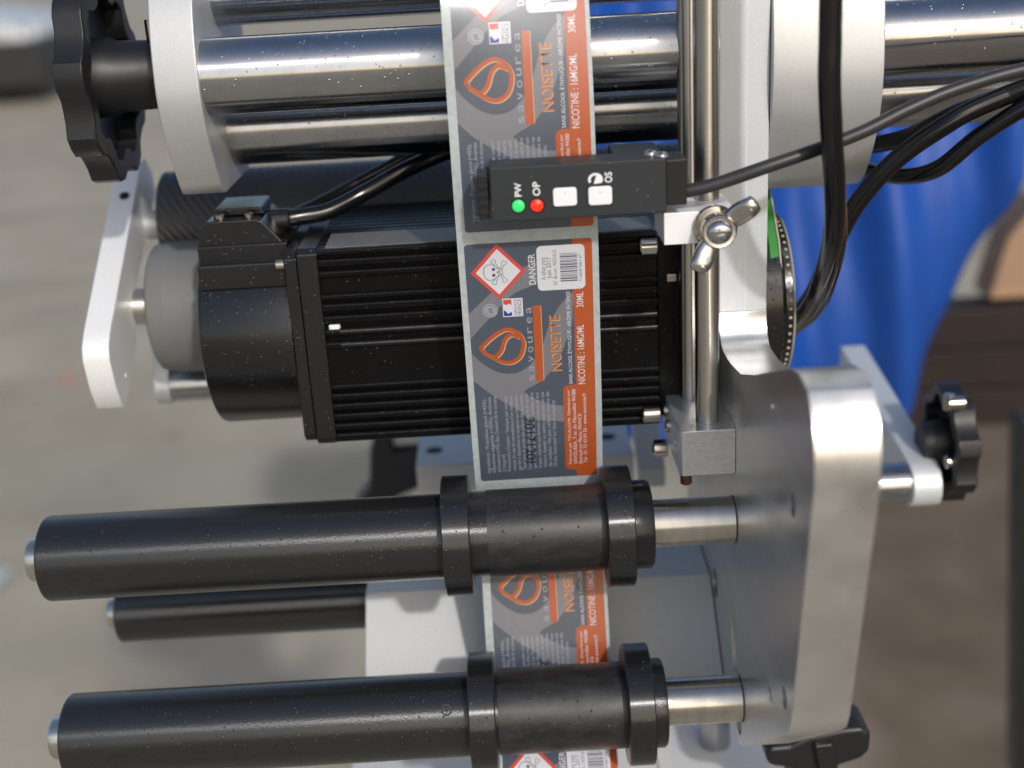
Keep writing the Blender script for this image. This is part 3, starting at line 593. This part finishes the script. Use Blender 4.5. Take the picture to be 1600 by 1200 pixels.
cable('sensor_cable', 'thin matte black cable rising from the sensor to the right', [(60, -4, 72.3), (70.8, -6, 73.8), (81.2, -7, 76.3), (97.3, -8, 81.2), (116.3, -6, 86.2), (133.5, -2, 90.9), (150.8, 2, 97.4), (170.2, 5, 103.5), (199.2, 8, 109.2), (240, 10, 113)], 2.55, 'mattecable')

# ------------------------------------------------------------------ clamp and wing nut
cl = thing('sensor_clamp', 'white aluminium clamp block with wing nut on the front rod', 'clamp')
M['clampwhite'] = mat('bright_clamp', (.86, .86, .87), .4, .1, bump=.2)
MB().box(59.6, 86, -5, 24, 53.2, 65.4).build('clamp_block', 'clampwhite', cl, bevel=.4)
MB().cyl(-7.2, -5, 8.2, (78.5, 59.5), 'Y', 40, .4).build('washer', 'steel', cl)
wn = MB().lathe([(-7.2, 6.3), (-11, 6.6), (-14.5, 6.5), (-15.3, 5.9), (-15.3, 4.6), (-14.6, 4.4)], (78.5, 59.6), 'Y', 40).build('wing_nut', 'steel', cl)
c = Vector((78.5, -11.5, 59.6))
for sgn, tip in ((1, Vector((91.2, -15.5, 69.6))), (-1, Vector((70.6, -14.5, 45.6)))):
    d = (tip-c); p0 = c+d*.25
    pts = [p0, c+d*.45+Vector((0, .6, 0)), c+d*.65+Vector((0, .4, 0)), c+d*.85+Vector((0, -.6, 0)), tip, tip+d.normalized()*.6]
    MB().tube(spline(pts, 5), [3.2+1.0*math.sin(PI*min(1, i/20)) if i < 22 else max(.6, 3.2-(i-22)*.8) for i in range(26)], 18, flat=((0, 1, 0), .55)).build('wing', 'steel', wn)
MB().lathe([(-14, 4.3), (-16.3, 4.3), (-17.6, 3.2), (-18.2, 1.4)], (78.5, 59.6), 'Y', 36).build('bolt_end', 'chrome', cl)

# ------------------------------------------------------------------ pulley and belt right of the plate
pu = thing('timing_pulley', 'black timing pulley with pale rim behind the mast', 'pulley')
MB().lathe([(109.2, 37.5), (117, 38), (119, 36), (122, 36)], (MY, MZ), 'X', 80).build('pulley_body', 'motor', pu)
MB().lathe([(122, 36.4), (122.5, 36.8), (122.9, 36.3)], (MY, MZ), 'X', 80).build('rim', 'cream', pu)
for k_ in range(60):
    a = 2*PI*k_/60; ca, sa_ = math.cos(a), math.sin(a); r0, r1, hw = 35.8, 36.5, .5
    if ca > .3: continue
    MB().prism([(MY+r0*ca-hw*sa_, MZ+r0*sa_+hw*ca), (MY+r1*ca-hw*sa_, MZ+r1*sa_+hw*ca), (MY+r1*ca+hw*sa_, MZ+r1*sa_-hw*ca), (MY+r0*ca+hw*sa_, MZ+r0*sa_-hw*ca)], 120.0, 121.2).build('tooth', 'cream', pu, smooth=False)
be = MB().prism([(56, 22), (62, 34), (92, 62), (112, 80), (112, 77), (93, 59.5), (64, 32.5), (58, 22)], 113, 117).build('drive_belt', 'green', None, bevel=.3); tag(be, 'bright green drive belt running up behind the mast', 'belt')
MB().prism([(55.6, 22), (61.6, 34.4), (91.6, 62.4), (111.6, 80.4), (112, 79), (93, 61), (63, 34), (57, 22)], 117.05, 117.7).build('white_edge', 'cream', be)

# ------------------------------------------------------------------ cables on the right
G = 'black cables right of the mast'
cable('power_cable', 'thick glossy black cable hanging straight down in front of the right flange', [(114.5, -22, 190), (114.7, -22, 147.3), (115.0, -22, 126.5), (115.2, -22, 111.5), (117.2, -20, 91.2), (120.5, -14, 71.6), (124.1, 0, 51.5), (127.3, 25, 29.6), (129.4, 55, 7.2), (127.6, 86, -12)], 4.0, group=G)
cable('power_cable', 'second black cable twisted along the thick hanging cable', [(117, -15, 190), (117, -15, 126), (118, -14, 95), (122.5, -9, 71), (127.6, 5, 50), (131.4, 30, 27), (133, 58, 5), (129, 88, -14)], 3.0, group=G)
cable('power_cable', 'black cable sweeping up right from the pulley to the tubes', [(127, 90, -13), (135.6, 75, 6.8), (143.4, 65, 34.9), (151, 60, 52.1), (163.5, 55, 68.5), (179.6, 50, 81.5), (197.2, 50, 90.2), (240, 50, 104)], 4.0, group=G)
cable('power_cable', 'lowest black cable sagging in a loop under the right tubes', [(140, 125, 60), (153.9, 116, 57), (163, 100, 56.5), (172, 75, 57.5), (183, 60, 63), (197, 52, 77.5), (217, 46, 91.5), (250, 44, 108)], 3.6, group=G)
cable('power_cable', 'black cable crossing just under the lower right tube', [(140, 118, 66), (151.2, 110, 65.8), (161.5, 95, 67.8), (173.1, 72, 74.6), (187.7, 56, 86), (215, 48, 97), (250, 45, 110)], 3.8, group=G)

# ------------------------------------------------------------------ support arm and knob right of the plate
ar = thing('tension_arm', 'blurred aluminium arm with chromed rod right of the plate', 'arm')
MB().prism([(230, -72), (104, -89)]+[(101+12*math.cos(R_(a)), -100.5+11.5*math.sin(R_(a))) for a in (100, 130, 160, 190, 220, 250, 280)]+[(112, -110), (230, -96)], 191, 205).build('link', 'blasted', ar, bevel=.8, bang=50)
MB().lathe([(PX1, 10.2), (191.2, 10.2)], (102, -100.5), 'X', 48).build('rod', 'chrome', ar)
k2 = knob('hand_knob', 'black lobed hand knob at the right on the support arm', (112, -84), 209, 220, 29.5, [(200, 9), (209.2, 11.5), (217, 11.5)], n=8, ph=.5, rev=-1)
for (x, y, z) in ((206, 92, -56), (207, 92, -86)): MB().cyl(x-1, x+7, 3.4, (y, z), 'X', 20, .4).build('cap_screw', 'steel', k2)
MB().cyl(-60, -52, 2.6, (206.5, 94), 'Z', 20, .4).build('upright_screw', 'steel', k2)

# ------------------------------------------------------------------ peel block, base, post, rear frame, star knob
pb = MB().prism([(68, -126), (90, -126), (130, -126), (130, -175), (20, -175), (20, -168)], -75, PX0-.3).build('peel_block', 'blastedw', None, bevel=.5); tag(pb, 'pale aluminium block with sloping face behind the lower rollers', 'block')
ba = MB().box(-94, 62, 60, 320, -246, -236).build('base_plate', 'whitepaint', None, bevel=.8); tag(ba, 'pale base plate peeking out under the lowest roller', 'plate')
MB().lathe([(-236.4, 9), (-235.6, 9)], (-66, 98), 'Z', 24).build('bolt_hole', 'dark', ba)
b2 = MB().box(64, 122, 60, 320, -252, -242).build('base_plate', 'whitepaint', None, bevel=.8); tag(b2, 'pale base foot under the chromed post below the side plate', 'plate')
tag(MB().cyl(-242, -165, 8.2, (95.5, 96), 'Z', 40, .3).build('support_post', 'chromez'), 'short chromed post standing on the base below the side plate', 'post')
rf = thing('rear_frame', 'pale blurred frame rail behind and below the motor', 'frame')
MB().box(-53, 62, 150, 205, -114, -97.5).build('rail', 'whitepaint', rf, bevel=.8)
MB().prism([(138, -102), (205, -60), (205, -70), (138, -112)], 63, 77).build('strut', 'whitepaint', rf, bevel=.6)
for x, y in ((-44, 170), (50, 175)): MB().lathe([(-97.6, 4.6), (-97.35, 4.6)], (x, y), 'Z', 20).build('bolt_hole', 'dark', rf)
sk_ = thing('star_knob', 'black star knob under the lower front end of the side plate', 'knob')
MB().prismy([(107, -197), (104.5, -192), (106, -186.5), (116, -186), (124, -182), (140, -179), (148, -178.5), (152.5, -182), (152, -192), (148, -196), (138, -199), (137.5, -220), (118, -220), (117.5, -199)], 14, 36).build('grip', 'knob', sk_, bevel=2.5, seg=3, bang=20)
MB().prismy([(126, -184), (134, -183.5), (137, -198), (129, -199)], 10, 15).build('grip_facet', 'blackring', sk_, bevel=1)
MB().cyl(-186, -168, 5, (126, 26), 'Z', 24).build('stem', 'steel', sk_)
h = thing('machine_handle', 'blurred black handle and bracket far behind under the motor', 'handle')
MB().prismy([(-110, -190), (-98, -178), (-95, -150), (-88, -128), (-80, -128), (-80, -152), (-60, -150), (-52, -160), (-55, -176), (-78, -184), (-90, -192)], 300, 325).build('grip', 'knob', h, bevel=3, seg=2)
MB().box(-80, -50, 306, 330, -150, -128).build('bracket', 'anod', h, bevel=1)

# ------------------------------------------------------------------ background things, all well out of focus
def cloth_mat():
    m = mat('blue_tarpaulin', rgb(20, 74, 158), .5, bump=.5, bscale=40, dist=.002, cvar=.12, cscale=7); return m
v = []; f = []; NX, NZ = 90, 44
def cy(x, z): return 640+14*math.sin(x*.052+.006*z)+9*math.sin(x*.021-.02*z+1)+6*math.sin(x*.11+.015*z)+.06*(z+100)
rows_ = []
for j in range(NZ+1):
    z = 150-j*(440/NZ)
    for i in range(NX+1):
        u = i/NX; xr = 458+.42*max(-260, min(0, z+70)); xl = 60
        x = xl+(xr-xl)*u; curl = max(0, (u-.9)/.1); v.append((x, cy(x, z)+curl*curl*15, z))
for j in range(NZ):
    for i in range(NX): a = j*(NX+1)+i; f.append((a, a+1, a+NX+2, a+NX+1))
n0 = len(v)
for i in range(NX+1): p = v[i]; v.append((p[0], p[1]+260, p[2]+8))
for i in range(NX): f.append((i, n0+i, n0+i+1, i+1))
bc = MB().add(v, f).build('blue_tarpaulin', cloth_mat(), ang=180); so_ = bc.modifiers.new('thick', 'SOLIDIFY'); so_.thickness = .0015
tag(bc, 'bright blue tarpaulin hanging in folds behind the machine at the right', 'tarpaulin')
cr = thing('wooden_crate', 'dark brown wooden crate at the right edge behind the tarpaulin', 'crate')
M['wood'] = mat('dark_wood', (.014, .005, .0035), .6, cvar=.4, cscale=9, stretch=(1, 1, 1), bump=.4, bscale=60, dist=.002)
for i in range(3): MB().box(400, 900, 780, 830, -362+i*44, -320+i*44).build('plank', 'wood', cr, bevel=2)
M['card'] = mat('tan_board', (.34, .21, .13), .7, cvar=.2, cscale=12, stretch=(.4, 1, 4))
bx_ = thing('cardboard_box', 'tan cardboard box on the dark crate at the right edge', 'box')
MB().prismy([(500, -229), (900, -229), (900, -110), (545, -125), (515, -165)], 800, 850).build('carton', 'card', bx_, bevel=3)
MB().box(546, 900, 799, 799.7, -182, -176).build('tape_strip', 'sheentape', bx_)
tag(MB().prismy([(443, -600), (470, -600), (436, -240), (417, -240)], 500, 530).build('table_leg', 'knob', None, bevel=2), 'dark table leg at the lower right edge of the picture', 'leg')
# car: only its rounded white nose corner is in view, far out of focus
M['carpaint'] = mat('white_car_paint', (.50, .51, .52), .35, coat=.3); M['tyre'] = mat('tyre_rubber', (.015, .015, .015), .8); M['glass'] = mat('car_glass', (.02, .025, .03), .05)
M['trim'] = mat('car_trim', (.02, .02, .022), .5)
car = thing('parked_car', 'white parked car with dark bumper at the upper left edge', 'car')
cxf, cyf = -4290, 11900
side = [(0, 330), (10, 640), (160, 760), (900, 860), (1500, 1330), (2700, 1380), (3400, 1020), (3900, 960), (4000, 600), (3990, 330)]
def carprism(pts, w0, w1): return MB().add([(cxf-x, cyf+y, GZ+z) for y in (w0, w1) for x, z in pts], [tuple(range(len(pts))), tuple(range(len(pts), 2*len(pts)))[::-1]]+[(i, len(pts)+i, len(pts)+(i+1) % len(pts), (i+1) % len(pts)) for i in range(len(pts))])
carprism(side, 0, 1700).build('body', 'carpaint', car, bevel=90, seg=4)
carprism([(-40, 150), (-60, 420), (-40, 600), (600, 600), (620, 150)], -25, 1725).build('bumper', 'trim', car, bevel=40, seg=3)
carprism([(1000, 880), (1540, 1270), (2650, 1310), (3200, 1000)], -6, 1706).build('side_window', 'glass', car)
carprism([(620, 200), (3980, 200), (3980, 330), (620, 330)], 10, 1690).build('sill', 'trim', car, bevel=20)
for x in (760, 3250):
    for y in (-5, 1525):
        w = MB().lathe([(cyf+y, 250), (cyf+y+20, 310), (cyf+y+160, 310), (cyf+y+180, 250)], (cxf-x, GZ+310), 'Y', 36).build('wheel', 'tyre', car)
        MB().lathe([(cyf+y-4, 190), (cyf+y+30, 200)], (cxf-x, GZ+310), 'Y', 24).build('rim', 'anod', w)
hl = MB().box(cxf-30, cxf+12, cyf+120, cyf+420, GZ+600, GZ+720).build('headlight', 'white', car, bevel=15)
M['leaf'] = mat('orange_leaf', rgb(225, 110, 60), .6); M['paper'] = mat('pale_paper', rgb(176, 190, 192), .6)
lf = MB().add([(0, 0, 0), (35, 12, 10), (62, 0, 4), (35, -14, 8), (28, 0, 16), (-20, 0, 3)], [(0, 1, 4), (1, 2, 4), (2, 3, 4), (3, 0, 4)]).xform(Matrix.Translation((-1560, 3713, GZ+3))).build('fallen_leaf', 'leaf'); tag(lf, 'small orange leaf on the concrete at the far left', 'leaf')
pp = MB().add([(0, 0, 0), (60, -230, 1), (110, 60, 12), (-200, 130, 2), (-210, -150, 8)], [(0, 1, 2), (0, 2, 3), (0, 3, 4), (0, 4, 1)]).xform(Matrix.Translation((-1330, 2230, GZ+4))).build('paper_scrap', 'paper'); tag(pp, 'pale scrap of paper on the ground at the lower left edge', 'paper')
